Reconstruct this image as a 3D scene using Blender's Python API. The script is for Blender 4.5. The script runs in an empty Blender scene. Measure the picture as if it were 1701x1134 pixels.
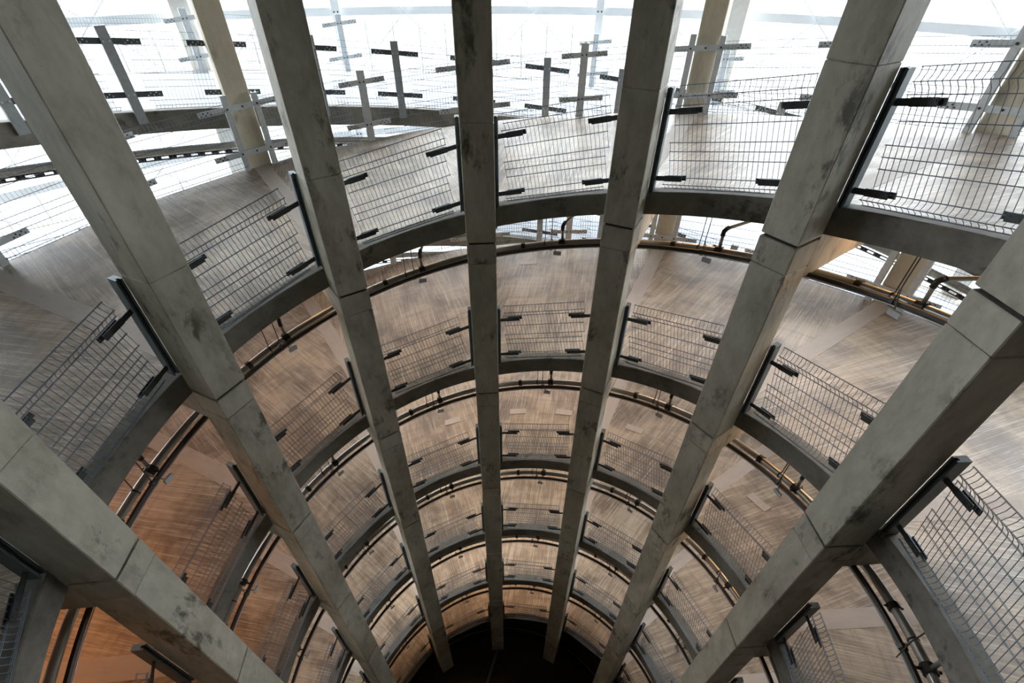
import bpy, math, random
from math import sin, cos, pi, radians, atan2, hypot
from mathutils import Vector, Matrix
random.seed(7)
scene = bpy.context.scene
COL = scene.collection

# ---------------------------------------------------------------- camera
F_PX = 774.116
CAM = Vector((0.1642, -2.4644, 3.1276))
PITCH = radians(39.493); ROLL = radians(-0.3502)
cam_data = bpy.data.cameras.new('camera')
cam_data.sensor_fit = 'HORIZONTAL'; cam_data.sensor_width = 36.0
cam_data.lens = F_PX / 1701 * 36.0
cam_data.clip_start = 0.05; cam_data.clip_end = 3000
cam = bpy.data.objects.new('camera', cam_data); COL.objects.link(cam)
cam.matrix_world = Matrix.Translation(CAM) @ Matrix.Rotation(pi / 2 - PITCH, 4, 'X') @ Matrix.Rotation(-ROLL, 4, 'Z')
scene.camera = cam

# ---------------------------------------------------------------- world, exposure
world = bpy.data.worlds.new('sky'); scene.world = world; world.use_nodes = True
wn = world.node_tree; wn.nodes.clear()
wo = wn.nodes.new('ShaderNodeOutputWorld'); bg = wn.nodes.new('ShaderNodeBackground')
bg.inputs['Color'].default_value = (0.88, 0.95, 1.0, 1); bg.inputs['Strength'].default_value = 13.0
wn.links.new(bg.outputs[0], wo.inputs[0])
vs = scene.view_settings
vs.view_transform = 'Standard'; vs.look = 'None'; vs.gamma = 1.0; vs.exposure = 0.12
vs.use_curve_mapping = False

# ---------------------------------------------------------------- layout constants (metres)
D = radians(30.4651); PHI0 = radians(-4.5277)
HF = 3.01856          # storey height
S1 = 0.43752          # rise of the inner ramp per bay
S2 = -0.463           # the outer ramp falls the other way
W = 0.2086            # half width of a column
R0, RB, RO = 3.5, 3.94, 8.55
R2, R2O = 9.05, 13.6
TOP = 0.30            # deck surface above the column joint
ZF = -16.3           # bottom of the well
NLEV = 6
def ang(k): return PHI0 + (k - 4) * D
def z1(k, j): return S1 * (k - 4) - (j - 1) * HF
def z2(k, j): return 0.845 - TOP + S2 * (k - 3) - (j - 1) * HF   # reference height, deck is TOP above it

def project(P):
    d = Vector(P) - CAM
    Fv = Vector((0, cos(PITCH), -sin(PITCH))); U = Vector((0, sin(PITCH), cos(PITCH)))
    w = d.dot(Fv)
    if w < 0.1: return None
    x, y = d.x / w, d.dot(U) / w
    u = x * cos(ROLL) - y * sin(ROLL); v = x * sin(ROLL) + y * cos(ROLL)
    return 850.5 + F_PX * u, 567 - F_PX * v
def inview(pts, m=10):
    for P in pts:
        q = project(P)
        if q and -m < q[0] < 1701 + m and -m < q[1] < 1134 + m: return True
    return False
def pol(k, r, z, t=0.0):
    a = ang(k)
    return (sin(a) * r + cos(a) * t, cos(a) * r - sin(a) * t, z)

# ---------------------------------------------------------------- materials
def nm(name):
    m = bpy.data.materials.new(name); m.use_nodes = True
    nt = m.node_tree; b = nt.nodes['Principled BSDF']
    return m, nt, b
def N(nt, t, **kw):
    n = nt.nodes.new(t)
    for k, v in kw.items():
        if k in n.inputs.keys(): n.inputs[k].default_value = v
        else: setattr(n, k, v)
    return n
def mixcol(nt, fac, a, b, mode='MIX'):
    n = nt.nodes.new('ShaderNodeMix'); n.data_type = 'RGBA'; n.blend_type = mode
    for s, v in ((0, fac), (6, a), (7, b)):
        if hasattr(v, 'links') or isinstance(v, bpy.types.NodeSocket): nt.links.new(v, n.inputs[s])
        else: n.inputs[s].default_value = v
    return n.outputs[2]
def ramp(nt, src, stops):
    r = nt.nodes.new('ShaderNodeValToRGB'); nt.links.new(src, r.inputs[0])
    el = r.color_ramp.elements
    while len(el) < len(stops): el.new(0.5)
    for e, (p, c) in zip(el, stops):
        e.position = p; e.color = c if isinstance(c, tuple) else (c, c, c, 1)
    return r.outputs[0]
def noise(nt, vec, scale, detail=4, rough=0.55, dist=0.0):
    n = N(nt, 'ShaderNodeTexNoise', Scale=scale, Detail=detail, Roughness=rough, Distortion=dist)
    nt.links.new(vec, n.inputs['Vector']); return n.outputs['Fac']
def coords(nt, scale=(1, 1, 1), rot=(0, 0, 0), rnd=True):
    tc = nt.nodes.new('ShaderNodeTexCoord'); mp = nt.nodes.new('ShaderNodeMapping')
    mp.inputs['Scale'].default_value = scale; mp.inputs['Rotation'].default_value = rot
    nt.links.new(tc.outputs['Object'], mp.inputs[0])
    if rnd:
        oi = nt.nodes.new('ShaderNodeObjectInfo'); vm = nt.nodes.new('ShaderNodeVectorMath'); vm.operation = 'SCALE'
        cx = nt.nodes.new('ShaderNodeCombineXYZ')
        for i in range(3): nt.links.new(oi.outputs['Random'], cx.inputs[i])
        nt.links.new(cx.outputs[0], vm.inputs[0]); vm.inputs['Scale'].default_value = 37.0
        nt.links.new(vm.outputs[0], mp.inputs['Location'])
    return mp.outputs[0]
def bump(nt, b, h, strength, dist=0.01):
    n = N(nt, 'ShaderNodeBump', Strength=strength, Distance=dist)
    nt.links.new(h, n.inputs['Height']); nt.links.new(n.outputs[0], b.inputs['Normal'])

def concrete(name, base, dark, stain=0.5, rough=0.75, grain=(1, 1, 1), spec=0.3):
    m, nt, b = nm(name)
    v = coords(nt, grain); v1 = coords(nt)
    n1 = noise(nt, v, 2.2, 7, 0.66, 0.3); n2 = noise(nt, v, 14, 5, 0.6); n3 = noise(nt, v1, 0.9, 3, 0.5)
    c = mixcol(nt, ramp(nt, n1, [(0.35, 0.0), (0.7, 1.0)]), dark, base)
    c = mixcol(nt, ramp(nt, n2, [(0.3, 0.0), (0.75, 0.35)]), c, tuple(min(1, x * 1.18) for x in base[:3]) + (1,))
    # damp stains and pinholes
    st = noise(nt, v, 3.2, 9, 0.72, 0.12)
    sm = N(nt, 'ShaderNodeMath', operation='MULTIPLY')
    nt.links.new(ramp(nt, st, [(0.54, 0.0), (0.63, 1.0)]), sm.inputs[0])
    nt.links.new(ramp(nt, n3, [(0.44, 0.0), (0.57, stain)]), sm.inputs[1])
    c = mixcol(nt, sm.outputs[0], c, tuple(x * 0.30 for x in dark[:3]) + (1,))
    vo = N(nt, 'ShaderNodeTexVoronoi', Scale=22.0); nt.links.new(v1, vo.inputs['Vector'])
    ph = ramp(nt, vo.outputs['Distance'], [(0.05, 1.0), (0.10, 0.0)])
    pm = N(nt, 'ShaderNodeMath', operation='MULTIPLY'); nt.links.new(ph, pm.inputs[0])
    nt.links.new(ramp(nt, noise(nt, v1, 5, 2), [(0.5, 0.0), (0.6, 0.8)]), pm.inputs[1])
    c = mixcol(nt, pm.outputs[0], c, (0.03, 0.028, 0.025, 1))
    nt.links.new(c, b.inputs['Base Color']); b.inputs['Roughness'].default_value = rough
    b.inputs['Specular IOR Level'].default_value = spec
    bump(nt, b, n2, 0.25, 0.006)
    return m
M = {}
M['column'] = concrete('cast_concrete', (0.62, 0.595, 0.50, 1), (0.31, 0.29, 0.23, 1), 0.9, 0.6, (1, 1, 0.45), 0.45)
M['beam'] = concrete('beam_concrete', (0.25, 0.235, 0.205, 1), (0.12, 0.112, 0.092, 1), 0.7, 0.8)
M['tancolumn'] = concrete('tan_concrete', (0.68, 0.61, 0.48, 1), (0.50, 0.44, 0.33, 1), 0.5, 0.75, (1, 1, 0.4))
M['palecolumn'] = concrete('pale_grey_concrete', (0.80, 0.78, 0.72, 1), (0.66, 0.64, 0.58, 1), 0.3, 0.75)
M['band'] = concrete('smooth_joint_concrete', (0.56, 0.49, 0.43, 1), (0.46, 0.39, 0.335, 1), 0.25, 0.6, (1, 0.3, 1))
M['darkblocker'] = concrete('dark_shade_blocker', (0.035, 0.034, 0.032, 1), (0.025, 0.024, 0.022, 1), 0.2, 0.9)  # near black so the unseen roof and walls bounce little light
M['soffit'] = concrete('soffit_concrete', (0.34, 0.31, 0.27, 1), (0.26, 0.23, 0.20, 1), 0.2, 0.85)
M['groove'], _nt, _b = nm('dark_joint'); _b.inputs['Base Color'].default_value = (0.05, 0.045, 0.038, 1); _b.inputs['Roughness'].default_value = 0.95

def deck_mat():
    m, nt, b = nm('broomed_concrete')
    fine = coords(nt, (34, 0.8, 1)); mid = coords(nt, (7.5, 0.55, 1)); flat = coords(nt)
    nf = noise(nt, fine, 1.5, 6, 0.7, 0.15); nmid = noise(nt, mid, 1.6, 5, 0.6, 0.3); nl = noise(nt, flat, 0.55, 4, 0.55)
    ng = noise(nt, flat, 30, 3, 0.7)
    light = (0.66, 0.53, 0.39, 1); mean = (0.50, 0.385, 0.27, 1); dark = (0.22, 0.155, 0.10, 1)
    cross = noise(nt, coords(nt, (0.5, 7, 1)), 1.4, 4, 0.6)
    blot = noise(nt, flat, 1.15, 7, 0.62, 0.4)
    c = mixcol(nt, ramp(nt, nmid, [(0.36, 0.0), (0.62, 1.0)]), dark, light)
    c = mixcol(nt, 0.6, c, mean)
    c = mixcol(nt, ramp(nt, blot, [(0.42, 0.0), (0.64, 0.8)]), c, (0.13, 0.09, 0.062, 1))
    c = mixcol(nt, ramp(nt, blot, [(0.25, 0.45), (0.42, 0.0)]), c, (0.50, 0.44, 0.39, 1))
    c = mixcol(nt, ramp(nt, cross, [(0.5, 0.0), (0.72, 0.4)]), c, (0.13, 0.095, 0.07, 1))
    c = mixcol(nt, ramp(nt, nf, [(0.52, 0.0), (0.66, 0.6)]), c, (0.80, 0.71, 0.61, 1))
    c = mixcol(nt, ramp(nt, nf, [(0.28, 0.5), (0.46, 0.0)]), c, (0.12, 0.09, 0.07, 1))
    # a few pale trowelled patches
    br = N(nt, 'ShaderNodeTexNoise', Scale=1.3); nt.links.new(flat, br.inputs['Vector'])
    c = mixcol(nt, ramp(nt, br.outputs['Fac'], [(0.70, 0.0), (0.73, 0.35)]), c, (0.5, 0.45, 0.4, 1))
    nt.links.new(c, b.inputs['Base Color'])
    nt.links.new(ramp(nt, nl, [(0.3, 0.42), (0.7, 0.58)]), b.inputs['Roughness'])
    b.inputs['Specular IOR Level'].default_value = 0.4
    b.inputs['Coat Weight'].default_value = 0.12; b.inputs['Coat Roughness'].default_value = 0.4
    ad = N(nt, 'ShaderNodeMath', operation='ADD'); nt.links.new(nf, ad.inputs[0]); nt.links.new(ng, ad.inputs[1])
    bump(nt, b, ad.outputs[0], 0.35, 0.008)
    return m
M['deck'] = deck_mat()
def metal(name, col, rough=0.45, met=0.8, var=0.25):
    m, nt, b = nm(name)
    n = noise(nt, coords(nt), 18, 4)
    nt.links.new(mixcol(nt, n, tuple(x * (1 - var) for x in col) + (1,), tuple(min(1, x * (1 + var)) for x in col) + (1,)), b.inputs['Base Color'])
    b.inputs['Roughness'].default_value = rough; b.inputs['Metallic'].default_value = met
    return m
M['wire'] = metal('galvanised_wire', (0.23, 0.275, 0.32), 0.5, 0.25)
M['post'] = metal('dark_galvanised_steel', (0.16, 0.20, 0.22), 0.5, 0.4)
M['bracket'] = metal('bracket_steel', (0.085, 0.095, 0.10), 0.45, 0.6)
M['palepost'] = metal('pale_galvanised_steel', (0.62, 0.65, 0.67), 0.5, 0.2)
M['darkpale'] = metal('galvanised_post_steel', (0.34, 0.36, 0.37), 0.5, 0.3)
M['pipe'] = metal('galvanised_pipe', (0.50, 0.49, 0.45), 0.28, 0.7, 0.05)
M['cable'] = metal('black_cable_tray', (0.035, 0.03, 0.027), 0.5, 0.2)
M['fitting'] = metal('pipe_fitting', (0.07, 0.068, 0.062), 0.45, 0.6)
M['bolt'] = metal('bolt_steel', (0.05, 0.05, 0.05), 0.4, 0.7)
M['white'] , _n, _b = nm('white_coated_steel'); _b.inputs['Base Color'].default_value = (0.8, 0.83, 0.85, 1); _b.inputs['Roughness'].default_value = 0.5
M['box'], _n, _b = nm('pale_grey_plastic'); _b.inputs['Base Color'].default_value = (0.6, 0.62, 0.64, 1); _b.inputs['Roughness'].default_value = 0.5
M['ground'], _n, _b = nm('pale_paving'); _b.inputs['Base Color'].default_value = (0.10, 0.098, 0.095, 1); _b.inputs['Roughness'].default_value = 0.9
M['deck2'] = concrete('pale_deck_concrete', (0.34, 0.36, 0.39, 1), (0.28, 0.30, 0.33, 1), 0.1, 0.6)
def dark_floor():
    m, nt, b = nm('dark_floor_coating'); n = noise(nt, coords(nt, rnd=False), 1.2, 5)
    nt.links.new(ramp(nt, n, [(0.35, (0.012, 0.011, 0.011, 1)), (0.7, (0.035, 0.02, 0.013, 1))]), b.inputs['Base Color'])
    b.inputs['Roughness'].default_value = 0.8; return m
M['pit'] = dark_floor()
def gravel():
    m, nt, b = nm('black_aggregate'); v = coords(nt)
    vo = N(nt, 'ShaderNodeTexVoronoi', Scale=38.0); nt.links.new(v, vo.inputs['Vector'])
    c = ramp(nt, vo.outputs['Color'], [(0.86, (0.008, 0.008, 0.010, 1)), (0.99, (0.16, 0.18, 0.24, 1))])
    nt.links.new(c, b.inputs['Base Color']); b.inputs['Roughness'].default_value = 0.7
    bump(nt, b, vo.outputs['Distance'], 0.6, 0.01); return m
M['gravel'] = gravel()
M['lamp'], _n, _b = nm('warm_lamp'); _b.inputs['Emission Color'].default_value = (1.0, 0.55, 0.2, 1); _b.inputs['Emission Strength'].default_value = 6
_b.inputs['Base Color'].default_value = (0.8, 0.7, 0.5, 1)

# ---------------------------------------------------------------- mesh helpers
class MB:
    def __init__(s): s.v = []; s.f = []
    def add(s, vs_, fs):
        o = len(s.v); s.v += [tuple(p) for p in vs_]; s.f += [tuple(o + i for i in f) for f in fs]
    def hexa(s, a):   # 8 corners: bottom 4 (ccw), top 4
        s.add(a, [(3, 2, 1, 0), (4, 5, 6, 7), (0, 1, 5, 4), (1, 2, 6, 5), (2, 3, 7, 6), (3, 0, 4, 7)])
    def box(s, x0, x1, y0, y1, z0, z1):
        s.hexa([(x0, y0, z0), (x1, y0, z0), (x1, y1, z0), (x0, y1, z0), (x0, y0, z1), (x1, y0, z1), (x1, y1, z1), (x0, y1, z1)])
    def cbox(s, x0, x1, y0, y1, z0, z1, c):   # box with chamfered vertical edges and ends
        ring = lambda i: [(x0 + c + i, y0 + i), (x1 - c - i, y0 + i), (x1 - i, y0 + c + i), (x1 - i, y1 - c - i), (x1 - c - i, y1 - i), (x0 + c + i, y1 - i), (x0 + i, y1 - c - i), (x0 + i, y0 + c + i)]
        rows = [(c * .7, z0), (0, z0 + c), (0, z1 - c), (c * .7, z1)]
        vs_ = [(x, y, z) for i, z in rows for x, y in ring(i)]
        fs = [tuple(range(7, -1, -1)), tuple(range(24, 32))]
        for r in range(3):
            for i in range(8): fs.append((r * 8 + i, r * 8 + (i + 1) % 8, r * 8 + 8 + (i + 1) % 8, r * 8 + 8 + i))
        s.add(vs_, fs)
    def tube(s, pts, r, n=8, cap=True):
        P = [Vector(p) for p in pts]; rings = []
        up = None
        for i, p in enumerate(P):
            t = ((P[min(i + 1, len(P) - 1)] - P[max(i - 1, 0)])).normalized()
            if up is None:
                up = Vector((0, 0, 1)) if abs(t.z) < 0.9 else Vector((1, 0, 0))
            a = t.cross(up).normalized(); b = a.cross(t).normalized(); up = b
            rings.append([p + (a * cos(2 * pi * q / n) + b * sin(2 * pi * q / n)) * r for q in range(n)])
        fs = []
        for i in range(len(P) - 1):
            for q in range(n): fs.append((i * n + q, i * n + (q + 1) % n, i * n + n + (q + 1) % n, i * n + n + q))
        if cap: fs += [tuple(range(n - 1, -1, -1)), tuple((len(P) - 1) * n + q for q in range(n))]
        s.add([v for rg in rings for v in rg], fs)
    def bar(s, p0, p1, hx, hz, up=(0, 0, 1)):   # rectangular bar; hx half width sideways, hz half height along up
        p0, p1 = Vector(p0), Vector(p1); t = (p1 - p0).normalized(); a = t.cross(Vector(up)).normalized(); b = a.cross(t)
        vs_ = [p + a * sx * hx + b * sz * hz for p in (p0, p1) for sx, sz in ((-1, -1), (1, -1), (1, 1), (-1, 1))]
        s.add(vs_, [(3, 2, 1, 0), (4, 5, 6, 7), (0, 1, 5, 4), (1, 2, 6, 5), (2, 3, 7, 6), (3, 0, 4, 7)])
    def prism(s, poly, z0, z1):
        n = len(poly)
        s.add([(x, y, z0) for x, y in poly] + [(x, y, z1) for x, y in poly],
              [tuple(range(n - 1, -1, -1)), tuple(range(n, 2 * n))] + [(i, (i + 1) % n, n + (i + 1) % n, n + i) for i in range(n)])
    def xf(s, fn): s.v = [tuple(fn(*p)) for p in s.v]; return s
    def mesh(s, name, mat, smooth=False):
        me = bpy.data.meshes.new(name); me.from_pydata(s.v, [], s.f); me.materials.append(mat)
        me.validate(); me.update()
        if smooth: me.polygons.foreach_set('use_smooth', [True] * len(me.polygons))
        return me
def multi(name, pieces):    # one mesh of several shapes, each with its own material
    vs_, fs, mi, mats = [], [], [], []
    for mb, mat in pieces:
        o = len(vs_); vs_ += mb.v; fs += [tuple(o + i for i in f) for f in mb.f]; mi += [len(mats)] * len(mb.f); mats.append(mat)
    me = bpy.data.meshes.new(name); me.from_pydata(vs_, [], fs)
    for m in mats: me.materials.append(m)
    me.polygons.foreach_set('material_index', mi); me.update(); return me
def obj(name, me, parent=None, loc=None, rz=0.0):
    o = bpy.data.objects.new(name, me); COL.objects.link(o)
    if parent: o.parent = parent
    if loc is not None: o.location = loc
    o.rotation_euler = (0, 0, rz)
    return o
def tag(o, label, cat, group=None):
    o['label'] = label; o['category'] = cat
    if group: o['group'] = group
    return o
def structure(o): o['kind'] = 'structure'; return o
def thing(name, label, cat, loc, rz=0.0, group=None):
    o = obj(name, None, None, loc, rz); return tag(o, label, cat, group)

ORD = ['', 'first', 'second', 'third', 'fourth', 'fifth', 'sixth', 'seventh']
def level_word(j): return 'topmost' if j == 1 else ORD[j] + '-highest'
NUM = ['zero', 'one', 'two', 'three', 'four', 'five', 'six', 'seven', 'eight']
def bay_word(i):      # bay i lies between inner columns i and i+1, counted from the left
    if i < 1: return 'left of big column one'
    if i > 6: return 'right of big column seven'
    return 'between big columns %s and %s' % (NUM[i], NUM[i + 1])
def at_bay(i, j): return pol(i + .5, 0, z1(i + .5, j)), -ang(i + .5)

# ---------------------------------------------------------------- shared shapes in the bay frame (y outward through the bay centre)
def helix_slab(r0, r1, slope, tl, tr, zt, zb, nr=10, nt=10):
    """deck between two radial joints; tl/tr = tangential inset from the joint lines"""
    mb = MB(); top = []; 
    for i in range(nr + 1):
        r = r0 + (r1 - r0) * i / nr
        a0 = -D / 2 + math.asin(tl / r); a1 = D / 2 - math.asin(tr / r)
        for q in range(nt + 1):
            a = a0 + (a1 - a0) * q / nt
            top.append((r * sin(a), r * cos(a), slope * a / D))
    n = len(top); vs_ = [(x, y, z + zt) for x, y, z in top] + [(x, y, z + zb) for x, y, z in top]
    fs = []; w = nt + 1
    for i in range(nr):
        for q in range(nt):
            a = i * w + q
            fs.append((a, a + 1, a + w + 1, a + w)[::-1]); fs.append((n + a, n + a + w, n + a + w + 1, n + a + 1)[::-1])
    for q in range(nt):
        a = q; fs.append((a, n + a, n + a + 1, a + 1)[::-1]); a = nr * w + q; fs.append((a, a + 1, n + a + 1, n + a)[::-1])
    for i in range(nr):
        a = i * w; fs.append((a, a + w, n + a + w, n + a)[::-1]); a = i * w + nt; fs.append((a, n + a, n + a + w, a + w)[::-1])
    mb.add(vs_, fs); return mb
def helix_beam(r0, r1, slope, inset, zt, zb, n=14, chamfer=0.012):
    mb = MB(); am = D / 2 - inset
    prof = [(r0, zb), (r0, zt - chamfer), (r0 + chamfer, zt), (r1, zt), (r1, zb)]
    vs_ = []
    for i in range(n + 1):
        a = -am + 2 * am * i / n
        for r, z in prof: vs_.append((r * sin(a), r * cos(a), z + slope * a / D))
    m = len(prof); fs = []
    for i in range(n):
        for q in range(m): fs.append((i * m + q, i * m + (q + 1) % m, i * m + m + (q + 1) % m, i * m + m + q)[::-1])
    fs += [tuple(range(m)), tuple(n * m + q for q in range(m - 1, -1, -1))]
    mb.add(vs_, fs); return mb
def wire_panel(slope_per_m, sL, sR, rels, vtips, y0, zoff=0.0, pitch=0.054, rw=0.0035, fold=-0.055, double=True):
    """welded mesh panel cut from a sheet laid square to the slope. sL(rel), sR(rel): side limits. rels: wire heights above the slope line"""
    al = math.atan(slope_per_m); ca, sa = cos(al), sin(al); mb = MB()
    def pt(u, v, y): return (u * ca - v * sa, y, u * sa + v * ca + zoff)
    lim = []
    for r in rels:
        v = r * ca
        lim.append((v, math.ceil(((sL(r) + v * sa) / ca) / pitch), math.floor(((sR(r) + v * sa) / ca) / pitch)))
    for j, (v, a, b) in enumerate(lim):
        y = y0 + (fold if j in vtips else 0)
        for dy in ((-0.0055, 0.0055) if double else (0,)):
            mb.tube([pt(a * pitch - .01, v, y + dy), pt(b * pitch + .01, v, y + dy)], rw, 4)
    ids = range(min(l[1] for l in lim), max(l[2] for l in lim) + 1)
    for i in ids:
        run = []
        def flush(run):
            if len(run) < 2: return
            path = []
            for n_, j in enumerate(run):
                v = lim[j][0]; y = y0 + (fold if j in vtips else 0)
                path.append(pt(i * pitch, v, y))
                if n_ + 1 < len(run):
                    j2 = run[n_ + 1]; v2 = lim[j2][0]; y2 = y0 + (fold if j2 in vtips else 0)
                    if abs(y2 - y) > 1e-4:   # rounded fold
                        base_first = j2 in vtips
                        f = 0.45 if base_first else 0.55
                        yy = y0 + fold * (0.22)
                        path.append(pt(i * pitch, v + (v2 - v) * f, yy))
            mb.tube(path, rw * 0.85, 4)
        for j in range(len(lim)):
            ok = lim[j][1] <= i <= lim[j][2]
            if ok: run.append(j)
            else: flush(run); run = []
        flush(run)
    return mb
RELS = [0.335, 0.395, 0.47, 0.68, 0.785, 0.89, 1.09, 1.30, 1.40, 1.51]
TIPS = (1, 8)

# ---------------------------------------------------------------- ramp decks
SLAB = helix_slab(RB + .18, RO, S1, .14, .14, TOP, TOP - .2).mesh('deck_slab', M['deck'])
bandmb = MB()
for i in range(10):
    ra, rb = RB - .0 + (RO - RB) * i / 10, RB + (RO - RB) * (i + 1) / 10
    def bp(t, r, z): return (t, r, z + S1 * (math.atan2(t, r)) / D)
    bandmb.hexa([bp(-.142, ra, TOP - .1), bp(.142, ra, TOP - .1), bp(.142, rb, TOP - .1), bp(-.142, rb, TOP - .1),
                 bp(-.142, ra, TOP + .003), bp(.142, ra, TOP + .003), bp(.142, rb, TOP + .003), bp(-.142, rb, TOP + .003)])
BAND = bandmb.mesh('joint_strip', M['band'])
KMIN, KMAX = 0, 9
for j in range(1, NLEV + 1):
    root = structure(obj('floor', None, None, (0, 0, z1(4, j))))
    for i in range(KMIN, KMAX):
        if z1(i + .5, j) + TOP < ZF + .35: continue
        structure(obj('deck_slab', SLAB, root, (0, 0, S1 * (i + .5 - 4)), -ang(i + .5)))
    for k in range(KMIN, KMAX + 1):
        if z1(k, j) + TOP < ZF + .35: continue
        structure(obj('joint_strip', BAND, root, (0, 0, S1 * (k - 4)), -ang(k)))

# small pale repair patches trowelled on the ramps
pm_ = MB(); pm_.cbox(-.2, .2, -.085, .085, TOP - .02, TOP + .006, .003); PATCH = pm_.mesh('repair_patch', M['band'])
for pk, pr, pj_ in ((4.295, 7.5, 2), (4.275, 5.42, 3), (4.672, 5.43, 3), (5.262, 5.41, 3), (6.251, 5.38, 3), (3.707, 5.46, 3)):
    o = structure(obj('repair_patch', PATCH, None, pol(pk, pr, z1(pk, pj_)), -ang(pk))); o.rotation_euler = (0, -math.atan(S1 / (D * pr)), -ang(pk))
# curved edge beams
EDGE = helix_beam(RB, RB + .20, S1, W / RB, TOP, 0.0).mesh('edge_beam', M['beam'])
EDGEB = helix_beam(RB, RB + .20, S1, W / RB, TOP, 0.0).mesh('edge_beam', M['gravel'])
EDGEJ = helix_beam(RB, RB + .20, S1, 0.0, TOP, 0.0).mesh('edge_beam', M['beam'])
for j in range(1, NLEV + 1):
    for i in range(0, 9):
        if z1(i + .5, j) < ZF + .3: continue
        pts = [pol(i + f, RB, z1(i + f, j) + z) for f in (.15, .5, .85) for z in (0, TOP)]
        if not inview(pts): continue
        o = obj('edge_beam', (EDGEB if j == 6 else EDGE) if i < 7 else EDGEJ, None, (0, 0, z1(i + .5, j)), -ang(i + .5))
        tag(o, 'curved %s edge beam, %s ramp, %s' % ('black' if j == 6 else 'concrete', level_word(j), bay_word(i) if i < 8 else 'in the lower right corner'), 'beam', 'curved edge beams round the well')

# radial beams carried by the columns
def radial_mesh(r0, r1, zt, slope):
    mb = MB(); rs = [r0, r0 + .12, r0 + .9, r1]; zb = [-.48, -.475, -.43, -.40]
    def p(t, r, z): return (t, r, z)
    for a in range(3):
        mb.hexa([p(-W, rs[a], zb[a]), p(W, rs[a], zb[a]), p(W, rs[a + 1], zb[a + 1]), p(-W, rs[a + 1], zb[a + 1]),
                 p(-W, rs[a], zt), p(W, rs[a], zt), p(W, rs[a + 1], zt), p(-W, rs[a + 1], zt)])
    return mb
RAD = radial_mesh(R0 + .425, RO, .16, S1).mesh('radial_beam', M['column'])
for j in range(1, NLEV + 1):
    for k in range(0, 8):
        if z1(k, j) < ZF + .6: continue
        pts = [pol(k, r, z1(k, j) - .3, t) for r in (3.95, 5, 6.5) for t in (-W, W)]
        if not inview(pts): continue
        o = obj('radial_beam', RAD, None, (0, 0, z1(k, j)), -ang(k))
        tag(o, 'concrete beam under the %s ramp, running outward from big column %s' % (level_word(j), NUM[k]), 'beam', 'radial beams under the ramps')

# ---------------------------------------------------------------- inner columns
def seg(z0, z1_, mat, groove=None):
    mb = MB()
    if groove:
        mb.cbox(-W, W, R0, R0 + .43, z0, groove - .002, .008); mb.cbox(-W, W, R0, R0 + .43, groove + .002, z1_, .008)
    else: mb.cbox(-W, W, R0, R0 + .43, z0, z1_, .010)
    return mb.mesh('column_segment', mat)
SHAFT = seg(-HF + .018, -.330, M['column'])
HEAD = seg(-.324, -.018, M['column'])
TOPSH = seg(.018, 4.9, M['column'], 1.60)
core = MB(); core.box(-W + .03, W - .03, R0 + .03, R0 + .40, -HF, 0)
CORE = core.mesh('joint_core', M['groove'])
for k in (0, 1, 2, 3, 4, 5, 6, 7):
    seen = 1 <= k <= 7
    word = {1: 'big column one, leftmost, pale grey square concrete crossing the lower left corner',
            2: 'big column two from the left, square concrete stained with damp blotches near its top',
            3: 'big column three from the left, dark grey square concrete with a lit side',
            4: 'big column four from the left, dark square concrete, nearly upright in the middle',
            5: 'big column five from the left, dark square concrete with a white lit side',
            6: 'big column six from the left, grey square concrete with a warm lit side',
            7: 'big column seven, rightmost, grey square concrete crossing the right edge'}.get(k,
            'big square concrete column of the well outside the view')
    c = thing('concrete_column', word, 'column', pol(k, R0 + .2, z1(k, 1)), -ang(k), 'big columns round the well' if seen else 'columns of the well outside the view')
    off = -(R0 + .2)
    obj('column_segment', TOPSH, c, (0, off, 0))
    z = 0.0
    while True:
        j = int(round(-z / HF))
        room = z1(k, 1) + z - ZF
        if room < .5: break
        obj('column_head', HEAD, c, (0, off, z)); obj('joint_core', CORE, c, (0, off, z + .001 * 0))
        o = obj('column_segment', SHAFT, c, (0, off, z))
        if room < HF: break
        z -= HF

# ---------------------------------------------------------------- inner mesh fences
sp = S1 / (D * 3.98)
sLf = lambda r: -.758 + .08 * (1.51 - r) / 1.2
sRf = lambda r: .640 + .07 * (1.51 - r) / 1.2
PANEL = wire_panel(sp, sLf, sRf, RELS, TIPS, 3.952).mesh('wire_mesh', M['wire'])
PANEL7 = wire_panel(sp, sLf, lambda r: 1.55 + .06 * (1.51 - r), RELS, TIPS, 3.952).mesh('wire_mesh', M['wire'])
def col_local(side, t, r):    # point in the bay frame given column frame coords; side -1 left column, +1 right column
    a = side * D / 2
    return (r * sin(a) + t * cos(a), r * cos(a) - t * sin(a))
def post_mesh(side):
    s = -side; t0, t1 = W + .002, W + .068
    prof = [(t0, 3.93), (t0 + .018, 3.93), (t0 + .018, 3.955), (t0 + .024, 3.965), (t0 + .044, 3.965), (t0 + .050, 3.955), (t0 + .050, 3.93), (t1, 3.93), (t1, 4.06), (t0, 4.06)]
    poly = [col_local(side, s * t, r) for t, r in prof]
    if s < 0: poly = poly[::-1]
    mb = MB(); dz = side * S1 / 2
    mb.prism(poly[::-1], TOP + dz - .01, 1.56 + dz)
    return mb.mesh('post', M['post'])
POSTS = {-1: post_mesh(-1), 1: post_mesh(1)}
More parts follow.
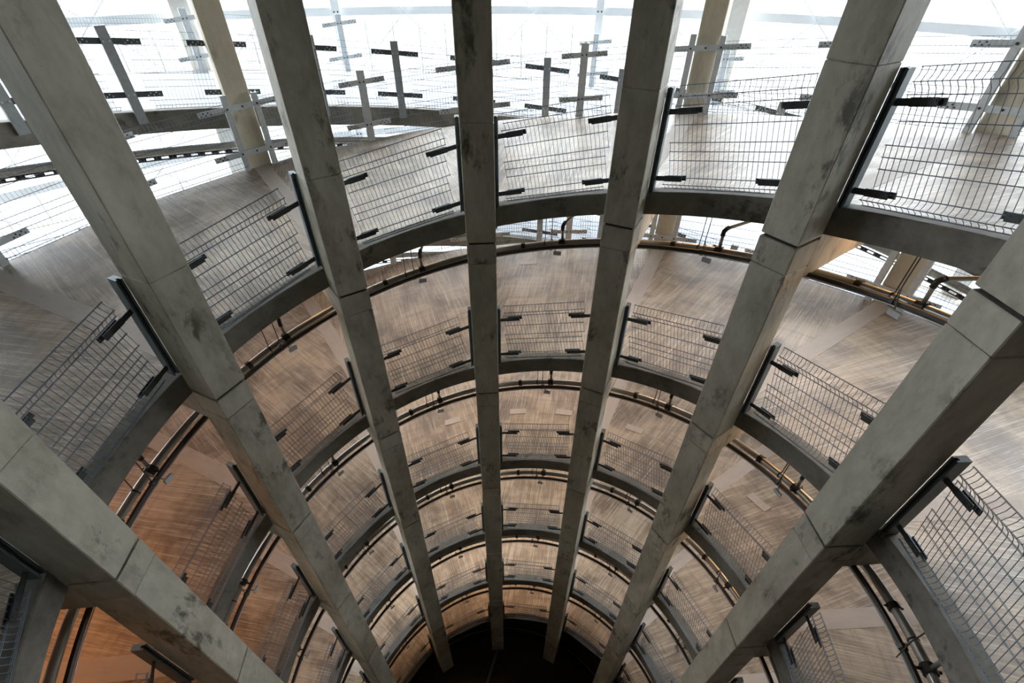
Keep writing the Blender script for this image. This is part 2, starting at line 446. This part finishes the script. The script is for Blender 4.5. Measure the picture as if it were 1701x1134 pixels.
def bracket_mesh(side, rel):
    mb = MB(); s = -side
    xa, ya = col_local(side, s * (W + .060), 3.985)
    xb = -.455 if side < 0 else .415
    za, zb_ = rel + sp * xa * 1.0, rel + sp * xb
    xm = xa + (xb - xa) * .36; zm = za + (zb_ - za) * .36
    mb.bar((xa, ya, za), (xm, 3.921, zm), .004, .030)
    mb.bar((xm, 3.921, zm), (xb, 3.928, zb_), .004, .036)
    me = mb.mesh('bracket', M['bracket'])
    cl = MB(); x1 = xb + (xm - xb) * .92; 
    cl.bar((x1, 3.968, rel + sp * x1), (xb + .04 * s, 3.968, rel + sp * (xb + .04 * s)), .005, .030)
    for f in (.25, .5, .75):
        x = x1 + (xb + .04 * s - x1) * f; z = rel + sp * x + (.012 if f != .5 else -.012)
        cl.tube([(x, 3.914, z), (x, 3.978, z)], .008, 6)
    bo = MB(); bo.tube([(xa, ya - .035, za), (xa, ya + .01, za)], .016, 6)
    return me, cl.mesh('clamp_plate', M['bracket']), bo.mesh('bolt', M['bolt'])
BR = [(side, rel, bracket_mesh(side, rel)) for side in (-1, 1) for rel in (.465, 1.245)]
for j in range(1, NLEV + 1):
    for i in range(0, 8):
        if z1(i + .5, j) < ZF + .3: continue
        pts = [pol(i + f, 4.0, z1(i + f, j) + z) for f in (.12, .5, .88) for z in (.3, .9, 1.5)]
        if not inview(pts): continue
        f = thing('mesh_fence', 'mesh fence at the well edge, %s ramp, %s' % (level_word(j), bay_word(i)), 'fence',
                  (0, 0, z1(i + .5, j)), -ang(i + .5), 'mesh fences round the well')
        obj('wire_mesh', PANEL if i < 7 else PANEL7, f)
        for side in ((-1, 1) if i < 7 else (-1,)): obj('post', POSTS[side], f)
        for side, rel, (a, b, c) in BR:
            if i == 7 and side > 0: continue
            o = obj('bracket', a, f); obj('clamp_plate', b, o); obj('bolt', c, o)

# ---------------------------------------------------------------- services hung under each ramp at the well edge
def arc(r, zrel, f0, f1, n=14, slope=S1):
    return [(r * sin(D * f), r * cos(D * f), zrel + slope * f) for f in [f0 + (f1 - f0) * q / n for q in range(n + 1)]]
PIPE = MB(); PIPE.tube(arc(4.22, -.55, -.502, .502), .048, 10, True); PIPE = PIPE.mesh('pipe_run', M['pipe'], True)
CAB = MB(); CAB.tube(arc(4.055, -.525, -.502, .502), .032, 6, True); CAB = CAB.mesh('tray_run', M['cable'])
LINE = MB(); LINE.tube(arc(4.02, -.545, -.502, .502), .007, 5, True); LINE = LINE.mesh('cable', M['palepost'], True)
def around(r, zr, f, hl, rad, n=10, slope=S1):
    mb = MB(); d = hl / (r * D); mb.tube(arc(r, zr, f - d, f + d, 2, slope), rad, n); return mb
cp = around(4.22, -.55, -.20, .03, .064)
cp.tube([(4.22 * sin(-.2 * D), 4.22 * cos(-.2 * D) - .09, -.55 - .2 * S1), (4.22 * sin(-.2 * D), 4.22 * cos(-.2 * D) + .09, -.55 - .2 * S1)], .012, 6)
COUP = cp.mesh('coupling', M['fitting'])
cl = around(4.22, -.55, .07, .045, .066); cl.tube([(4.22 * sin(.07 * D), 4.10, -.55 + .07 * S1), (4.22 * sin(.07 * D), 4.32, -.55 + .07 * S1)], .016, 6)
TEE = cl.mesh('tee_fitting', M['fitting'])
br = MB(); x0 = 4.22 * sin(.07 * D)
br.tube([(x0, 4.215, -.51 + .07 * S1), (x0 - .01, 4.215, -.25), (x0 + .01, 4.24, -.20), (x0 + .25, 4.75, -.15), (x0 + .5, 5.4, -.1)], .022, 8)
BRANCH = br.mesh('branch_pipe', M['pipe'], True)
el = MB(); el.tube([(x0 - .01, 4.213, -.30), (x0 - .01, 4.215, -.235), (x0 + .02, 4.27, -.19)], .03, 8); ELB = el.mesh('elbow', M['fitting'], True)
def rod(f, r, z0, z1_=.1):
    mb = MB(); mb.tube([(r * sin(f * D), r * cos(f * D), z0 + f * S1), (r * sin(f * D), r * cos(f * D), z1_ + f * S1)], .006, 5)
    return mb
rd = rod(-.05, 4.22, -.5); rd.add(*[(r_ := around(4.22, -.55, -.05, .008, .055)).v, r_.f][0:2]); ROD1 = rd.mesh('hanger_rod', M['fitting'])
rd = rod(.0, 4.055, -.49); r_ = around(4.055, -.525, 0, .02, .046, 6); rd.add(r_.v, r_.f)
rd.tube([(0, 4.055, -.36), (.09, 3.985, -.56)], .006, 5); ROD2 = rd.mesh('hanger_rod', M['fitting'])
bx = MB(); bx.cbox(.05, .17, 3.955, 3.985, -.60, -.535, .004); BOX = bx.mesh('junction_box', M['box'])
# the end of a tray with its clamps, seen where the runs stop in the brightly lit left bay
for j in range(1, NLEV + 1):
    prow = thing('sprinkler_pipe', 'galvanised sprinkler pipe hung below the %s ramp along the well edge' % level_word(j), 'pipe', (0, 0, z1(4, j)), 0, 'sprinkler pipes under the ramps')
    trow = thing('cable_tray', 'black cable tray hung on the well side of the pipe below the %s ramp' % level_word(j), 'cable tray', (0, 0, z1(4, j)), 0, 'cable trays under the ramps')
    for i in range(0, 8):
        if z1(i + .5, j) - .6 < ZF + .3: continue
        kw = dict(loc=(0, 0, S1 * (i + .5 - 4)), rz=-ang(i + .5))
        p = obj('pipe_run', PIPE, prow, **kw)
        for n_, me in (('coupling', COUP), ('tee_fitting', TEE), ('branch_pipe', BRANCH), ('elbow', ELB), ('hanger_rod', ROD1)): obj(n_, me, p)
        t = obj('tray_run', CAB, trow, **kw)
        obj('cable', LINE, t); obj('hanger_rod', ROD2, t)
        if j <= 5 and i <= 6:
            q = pol(i + .55, 3.97, z1(i + .5, j) - .55)
            if inview([q], 0):
                b = obj('junction_box', BOX, None, (0, 0, z1(i + .5, j)), -ang(i + .5))
                tag(b, 'small pale box on the tray below the %s ramp, %s' % (level_word(j), bay_word(i)), 'box', 'junction boxes on the cable trays')

# ---------------------------------------------------------------- middle columns, their fence posts, and the outer fence of the inner ramp
def colmesh(name, r0, depth, z0, z1_, mat, hw=.21, grooves=()):
    mb = MB(); zs = [z0] + list(grooves) + [z1_]
    for a, b in zip(zs[:-1], zs[1:]): mb.cbox(-hw, hw, 0, depth, a + .006, b - .006, .01)
    return mb.mesh(name, mat)
for k in range(0, 9):
    zt = 5.0
    gs = [z1(k, j) - z1(k, 1) + .62 for j in range(6, 0, -1) if z1(k, j) > ZF + 1]
    me = colmesh('column_shaft', 0, .46, ZF - z1(k, 1), zt - z1(k, 1), M['tancolumn'], .205, gs)
    o = obj('tan_column', me, None, pol(k, RO + .02, z1(k, 1)), -ang(k))
    w = {2: 'just left of', 3: 'seen between', 5: 'just right of', 6: 'far behind'}.get(k, 'in line with')
    lab = 'tan concrete column at the outer edge of the ramp, in line with the %s big column' % ORD[k] if 1 <= k <= 7 else 'tan concrete column at the outer edge of the ramp outside the view'
    tag(o, lab, 'column', 'tan columns between the two ramps' if 1 <= k <= 7 else 'tan columns outside the view')
# fence along the outer edge
so = S1 / (D * 8.5)
L_half = .5 * D * 8.5
def outer_panel(length, slope, r):
    a = length / 2 - .10
    return wire_panel(slope, lambda q: -a + .06 * (1.5 - q), lambda q: a - .04 - .06 * (q - .3), RELS, TIPS, 0, 0.0, pitch=.060, rw=.0028)
OPAN = outer_panel(L_half - .20, so, 8.5).mesh('wire_mesh', M['wire'])
def post_set(slope, pair):
    posts = []; straps = []
    hw = .05 if pair else .075
    xs = (-.262, .262) if pair else (0,)
    for x in xs:
        pm = MB(); pm.prism([(x - hw, -.03), (x + hw, -.03), (x + hw, .05), (x + hw * .4, .05), (x + hw * .4, -.01), (x - hw * .4, -.01), (x - hw * .4, .05), (x - hw, .05)], .12, 1.62); posts.append(pm)
    half = .76 if pair else .45
    for z in (1.42, .63):
        sm = MB(); bm = MB(); sm.bar((-half, -.036, z - half * slope), (half, -.036, z + half * slope), .003, .048)
        for x in ([e * .262 for e in (-1, 1)] + [0] if pair else (-.04, .04)): bm.tube([(x, -.055, z + x * slope), (x, -.030, z + x * slope)], .018, 6)
        for e in (-1, 1):
            for q in range(5):
                x = e * (half - .05 - .04 * q); bm.tube([(x, -.046, z + x * slope + .018 * (q % 2 * 2 - 1)), (x, -.025, z + x * slope + .018 * (q % 2 * 2 - 1))], .013, 6)
        straps.append((sm, bm))
    return posts, straps
PS = {}
for pair in (0, 1):
    a, b = post_set(so, pair)
    PS[pair] = ([x.mesh('post', M['palepost']) for x in a], [multi('strap', [(x, M['palepost']), (y, M['bolt'])]) for x, y in b])
def put_post(t, ps):
    for x in ps[0]: obj('post', x, t)
    for x in ps[1]: obj('strap', x, t)
for j in (1, 2):
    for h in range(2, 15):
        k = h / 2
        pts = [pol(k, 8.5, z1(k, j) + z) for z in (.4, 1.0, 1.6)]
        if inview(pts, 60):
            pair = 1 if h % 2 == 0 else 0
            where = 'on the tan column behind big column %s' % NUM[int(k)] if pair else 'halfway %s' % bay_word(int(k))
            t = thing('fence_post', 'outer fence post, %s ramp, %s' % (level_word(j), where), 'fence post', pol(k, 8.48, z1(k, j)), -ang(k), 'outer fence posts')
            put_post(t, PS[pair])
        kc = k + .25
        pts = [pol(kc + e, 8.5, z1(kc, j) + z) for e in (-.2, 0, .2) for z in (.4, 1.0, 1.5)]
        if inview(pts, 0):
            side = 'left' if h % 2 == 0 else 'right'
            o = obj('mesh_fence', OPAN, None, pol(kc, 8.47 - .03, z1(kc, j)), -ang(kc))
            tag(o, 'outer mesh panel, %s ramp, %s half, %s' % (level_word(j), side, bay_word(int(k))), 'fence', 'outer mesh panels')

# ---------------------------------------------------------------- second ramp beyond, falling the other way
SLAB2 = helix_slab(R2 + .18, R2O, S2, 0.001, 0.001, TOP, TOP - .22, 6, 10).mesh('deck_slab', M['deck2'])
EDGE2 = helix_beam(R2, R2 + .20, S2, 0.0, TOP + .002, TOP - .36).mesh('edge_beam', M['beam'])
EDGE3 = helix_beam(R2O - .1, R2O + .1, S2, 0.0, TOP + .01, TOP - .36).mesh('outer_edge_beam', M['soffit'])
PIPE2 = MB(); PIPE2.tube(arc(9.35, -.46, -.5, .5, 14, S2), .07, 8); PIPE2 = PIPE2.mesh('pipe_run', M['pipe'], True)
TR2 = MB()
for q in range(40):
    f = -.5 + q / 40
    if q % 2 == 0: TR2.tube(arc(9.16, -.52, f, f + 1 / 40, 1, S2), .035, 4)
for dz in (-.03, .03): TR2.tube(arc(9.16, -.52 + dz, -.5, .5, 14, S2), .012, 4)
TR2 = TR2.mesh('tray_run', M['cable'])
for j in (1, 2, 3):
    root = structure(obj('floor', None, None, (0, 0, z2(4, j))))
    for i in range(0, 8):
        zz = z2(i + .5, j) - z2(4, j)
        structure(obj('deck_slab', SLAB2, root, (0, 0, zz), -ang(i + .5)))
        structure(obj('outer_edge_beam', EDGE3, root, (0, 0, zz), -ang(i + .5)))
    for i in range(0, 8):
        if j <= 2 and inview([pol(i + f, R2, z2(i + f, j) + .1) for f in (.05, .35, .65, .95)]):
            o = obj('edge_beam', EDGE2, None, (0, 0, z2(i + .5, j)), -ang(i + .5))
            tag(o, 'grey edge beam of the %s outer ramp, %s' % ('upper' if j == 1 else 'lower', bay_word(i)), 'beam', 'edge beams of the outer ramp')
        elif j > 2: structure(obj('edge_beam', EDGE2, root, (0, 0, z2(i + .5, j) - z2(4, j)), -ang(i + .5)))
for j in (1, 2):
    p = thing('sprinkler_pipe', 'pipe hung below the %s outer ramp, beyond the tan columns' % ('upper' if j == 1 else 'lower'), 'pipe', (0, 0, z2(4, j)), 0, 'pipes under the outer ramp')
    t = thing('cable_tray', 'black ladder cable tray hung below the %s outer ramp, beyond the tan columns' % ('upper' if j == 1 else 'lower'), 'cable tray', (0, 0, z2(4, j)), 0, 'cable trays under the outer ramp')
    for i in range(0, 8):
        obj('pipe_run', PIPE2, p, (0, 0, z2(i + .5, j) - z2(4, j)), -ang(i + .5))
        obj('tray_run', TR2, t, (0, 0, z2(i + .5, j) - z2(4, j)), -ang(i + .5))
# its fence: posts at third points
s2 = S2 / (D * 9.1); L3 = D * 9.05 / 3
P2 = outer_panel(L3 - .16, s2, 9.1).mesh('wire_mesh', M['wire'])
pm = MB(); pm.prism([(-.075, -.05), (.075, -.05), (.075, .04), (.03, .04), (.03, -.01), (-.03, -.01), (-.03, .04), (-.075, .04)], .12, 1.57)
P2ST = []
for z in (1.36, .58):
    for e in (-1, 1):
        sm_ = MB(); bm_ = MB(); sm_.bar((e * .06, -.012, z + e * .06 * s2), (e * .47, -.012, z + e * .47 * s2), .004, .045)
        for q in range(5): bm_.tube([(e * (.25 + .042 * q), -.028, z + e * .3 * s2 + .016 * (q % 2 * 2 - 1)), (e * (.25 + .042 * q), .006, z + e * .3 * s2 + .016 * (q % 2 * 2 - 1))], .012, 6)
        bm_.tube([(e * .045, -.070, z), (e * .045, -.045, z)], .016, 6)
        P2ST.append(multi('strap', [(sm_, M['bracket']), (bm_, M['palepost'])]))
P2POST = pm.mesh('post', M['darkpale'])
THIRD = ['at the column line', 'one third across', 'two thirds across']
for j in (1, 2):
    lw = 'upper' if j == 1 else 'lower'
    for h in range(3, 23):
        k = h / 3
        if inview([pol(k, 9.03, z2(k, j) + z) for z in (.4, 1.0, 1.55)], 30):
            t = thing('fence_post', 'dark post, %s outer ramp, %s, %s' % (lw, THIRD[h % 3], bay_word(int(k + .01))), 'fence post', pol(k, 9.03, z2(k, j)), -ang(k), 'fence posts of the outer ramp')
            put_post(t, ([P2POST], P2ST))
        kc = k + 1 / 6
        if inview([pol(kc, 9.05, z2(kc, j) + z) for z in (.4, 1.0, 1.5)], 20):
            o = obj('mesh_fence', P2, None, pol(kc, 9.06, z2(kc, j)), -ang(kc))
            tag(o, 'mesh panel, %s outer ramp, %s third, %s' % (lw, ORD[h % 3 + 1], bay_word(int(kc))), 'fence', 'mesh panels of the outer ramp')
# outermost fence of the second ramp
s3 = S2 / (D * 13.5)
P3 = outer_panel(.5 * D * 13.5 - .3, s3, 13.5).mesh('wire_mesh', M['wire'])
for h in range(2, 14):
    k = h / 2; kc = k + .25
    if inview([pol(kc, 13.5, z2(kc, 1) + z) for z in (.4, 1.0, 1.5)]):
        o = obj('mesh_fence', P3, None, pol(kc, 13.48, z2(kc, 1)), -ang(kc))
        tag(o, 'farthest mesh panel by the facade, %s half, %s' % ('left' if h % 2 == 0 else 'right', bay_word(int(k))), 'fence', 'farthest mesh panels')
    if inview([pol(k, 13.5, z2(k, 1) + z) for z in (.4, 1.0, 1.5)]):
        t = thing('fence_post', 'farthest pale fence post, %s' % ('in line with big column %s' % NUM[int(k)] if h % 2 == 0 else 'halfway %s' % bay_word(int(k))), 'fence post', pol(k, 13.44, z2(k, 1)), -ang(k), 'farthest fence posts')
        put_post(t, PS[0])
# pale outer columns
for k in range(1, 8):
    me = colmesh('column_shaft', 0, .42, ZF, 5.0, M['palecolumn'], .21)
    if k in (1, 2, 3, 5, 6, 7):
        o = obj('outer_column', me, None, pol(k, R2O + .12, 0), -ang(k))
        tag(o, 'farthest pale concrete column, in line with big column %s' % NUM[k], 'column', 'farthest concrete columns')

# ---------------------------------------------------------------- steel facade frame
RF = 14.35
o = obj('facade_frame', None); tag(o, 'white steel ring beams and braced posts enclosing the building outside the ramps', 'steel frame')
nr = 60
for z in (1.93, -1.29, -4.5, -7.7):
    ringmb = MB()
    for q in range(nr):
        k0, k1 = -.2 + 8.4 * q / nr, -.2 + 8.4 * (q + 1) / nr
        ringmb.bar(pol(k0, RF, z), pol(k1, RF, z), .05, .10)
    obj('ring_beam', ringmb.mesh('ring_beam', M['white']), o)
for h in range(0, 17):
    k = h / 2
    mb = MB(); x, y, _ = pol(k, RF - .1, 0); a = ang(k)
    mb.box(-.11, .11, -.05, .05, ZF, 5.0)
    p = obj('steel_post', mb.mesh('steel_post', M['white']), o, (x, y, 0), -a)
    bb = MB()
    for z in (1.93, -1.29):
        for e in (-.05, .05): bb.tube([(e, -.075, z), (e, -.04, z)], .022, 8)
    obj('bolt', bb.mesh('bolt', M['bolt']), p)
for q in range(26):
    k = 1.9 + .1 * q; x, y, _ = pol(k, RF + .25, 0)
    mb = MB(); mb.box(-.015, .015, -.015, .015, -8, 5.0)
    obj('cladding_rail', mb.mesh('cladding_rail', M['palepost']), o, (x, y, 0), -ang(k))
for i in range(2, 12):
    k0, k1 = i / 2, i / 2 + .5
    mb = MB()
    for za, zb in ((.1, 3.7), (-3.1, .1)):
        mb.tube([pol(k0, RF, za), pol(k1, RF, zb)], .012, 5); mb.tube([pol(k0, RF, zb), pol(k1, RF, za)], .012, 5)
    obj('brace_rod', mb.mesh('brace_rod', M['palepost']), o)

# ---------------------------------------------------------------- bottom of the well
mb = MB(); nseg = 64
mb.prism([(14.6 * cos(2 * pi * q / nseg), 14.6 * sin(2 * pi * q / nseg)) for q in range(nseg)], ZF - .3, ZF)
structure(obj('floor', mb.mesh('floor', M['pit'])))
mb = MB(); vs_ = []; fs = []
for q in range(nseg):
    a = 2 * pi * q / nseg
    for r in (14.6, 2500): vs_.append((r * cos(a), r * sin(a), ZF - .05))
for q in range(nseg):
    a, b = 2 * q, 2 * ((q + 1) % nseg); fs.append((a, a + 1, b + 1, b))
mb.add(vs_, fs); g = structure(obj('floor', mb.mesh('ground', M['ground'])))
# black aggregate faced walls under the lowest ramp
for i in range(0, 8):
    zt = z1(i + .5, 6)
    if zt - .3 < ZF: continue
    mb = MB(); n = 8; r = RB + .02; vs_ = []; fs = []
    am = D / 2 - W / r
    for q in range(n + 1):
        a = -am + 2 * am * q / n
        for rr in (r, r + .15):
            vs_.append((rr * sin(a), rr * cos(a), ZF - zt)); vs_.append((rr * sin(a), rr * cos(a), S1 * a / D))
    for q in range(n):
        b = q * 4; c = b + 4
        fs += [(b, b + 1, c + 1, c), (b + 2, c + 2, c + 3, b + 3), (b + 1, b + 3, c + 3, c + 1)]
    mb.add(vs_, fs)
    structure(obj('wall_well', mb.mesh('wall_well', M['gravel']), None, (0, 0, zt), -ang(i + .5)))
# low mesh screen standing on the floor of the well
mb = wire_panel(0, lambda r: -1.0, lambda r: 1.0, [.0, .1, .2, .3, .4, .5], (), 0, 0, .05, .003)
sc = obj('mesh_screen', mb.mesh('wire_mesh', M['wire']), None, (-.55, 2.6, ZF + .02), radians(72)); tag(sc, 'low wire mesh screen standing on the dark floor of the well', 'screen')

# opaque shell added round the lower storeys to keep daylight off the low decks
mb = MB()
for q in range(48):
    k0, k1 = -.6 + 9.2 * q / 48, -.6 + 9.2 * (q + 1) / 48
    a, b = pol(k0, 14.9, 0), pol(k1, 14.9, 0); c, d = pol(k1, 15.1, 0), pol(k0, 15.1, 0)
    mb.hexa([(p[0], p[1], z) for z in (ZF, -8.5) for p in (a, b, c, d)])
structure(obj('shade_wall_outer', mb.mesh('shade_wall_outer', M['soffit'])))
for i in (3, 4, 5):
    mb = MB(); mb.tube([(3.92 * sin(D * f), 3.92 * cos(D * f), 0) for f in [-.38 + .76 * q / 8 for q in range(9)]], .012, 5)
    t_ = obj('steel_rail', mb.mesh('steel_rail', M['wire']), None, (0, 0, -15.5), -ang(i + .5))
    tag(t_, 'thin steel rail at the foot of the well, %s' % bay_word(i), 'rail', 'rails at the foot of the well')
# ---------------------------------------------------------------- unseen roof and walls behind the viewpoint, added to shape the light
mb = MB(); mb.prism([(15 * cos(2 * pi * q / nseg), 15 * sin(2 * pi * q / nseg)) for q in range(nseg)], 5.0, 5.3)
structure(obj('unseen_ceiling', mb.mesh('unseen_ceiling', M['darkblocker'])))
mb = MB(); mb.box(-15, 15, -4.5, -4.2, ZF, 5.0)  # added wall, blocks light from behind onto the column fronts
for nm_, x in (('shade_wall_left', -15.2), ('shade_wall_right', 14.9)):
    m2 = MB(); m2.box(x, x + .3, -4.5, 2.8, ZF, 5.0); structure(obj(nm_, m2.mesh(nm_, M['darkblocker'])))  # added side walls, length set by how much light gets in
structure(obj('shade_wall_back', mb.mesh('shade_wall_back', M['darkblocker'])))

# ---------------------------------------------------------------- warm lamps under the ramps
def lamp(k, r, j, power, n, col=(1.0, 0.50, 0.17)):
    base = thing('ceiling_lamp', 'unseen warm lamp under the ramp soffit', 'lamp', pol(k, r, z1(k, j) + .10), -ang(k), 'warm lamps under the ramps')
    mb = MB(); mb.cbox(-.6, .6, -.05, .05, -.05, 0, .006); obj('housing', mb.mesh('housing', M['box']), base)
    mb = MB(); mb.cbox(-.57, .57, -.035, .035, -.075, -.05, .004); obj('diffuser', mb.mesh('diffuser', M['lamp']), base)
    ld = bpy.data.lights.new('lamp_light', 'AREA'); ld.shape = 'RECTANGLE'; ld.size = 1.1; ld.size_y = .08
    ld.energy = power; ld.color = col
    lo = bpy.data.objects.new('lamp_light', ld); COL.objects.link(lo); lo.parent = base; lo.location = (0, 0, -.09)
LAMPS = [(0.5, 6.6, 1, 20), (1.15, 6.8, 1, 30), (0.5, 6.6, 2, 14), (1.5, 6.6, 2, 20), (1.5, 6.6, 3, 14), (2.5, 6.4, 1, 8),
         (3.5, 6.0, 2, 14), (4.5, 6.0, 2, 14), (3.5, 6.0, 1, 8), (4.5, 6.0, 1, 6),  # added fill, lightens and warms the upper middle decks
         (3.5, 6.4, 3, 16), (4.5, 6.4, 3, 16), (3.5, 6.4, 4, 20), (4.5, 6.4, 4, 20), (3.5, 6.4, 5, 24), (4.5, 6.4, 5, 24), (2.5, 6.4, 5, 9), (2.5, 6.4, 4, 7),
         (5.5, 6.4, 5, 5), (5.5, 6.4, 4, 4), (5.35, 4.9, 1, 7), (6.35, 4.9, 1, 9), (6.35, 4.9, 2, 9), (6.35, 4.9, 3, 8), (5.35, 4.9, 2, 5), (2.9, 4.7, 1, 3)]  # the close-in ones are added as warm accent on column sides
for n, a in enumerate(LAMPS): lamp(*a, n, (1.0, 0.36, 0.07) if n < 5 else (1.0, 0.50, 0.17))
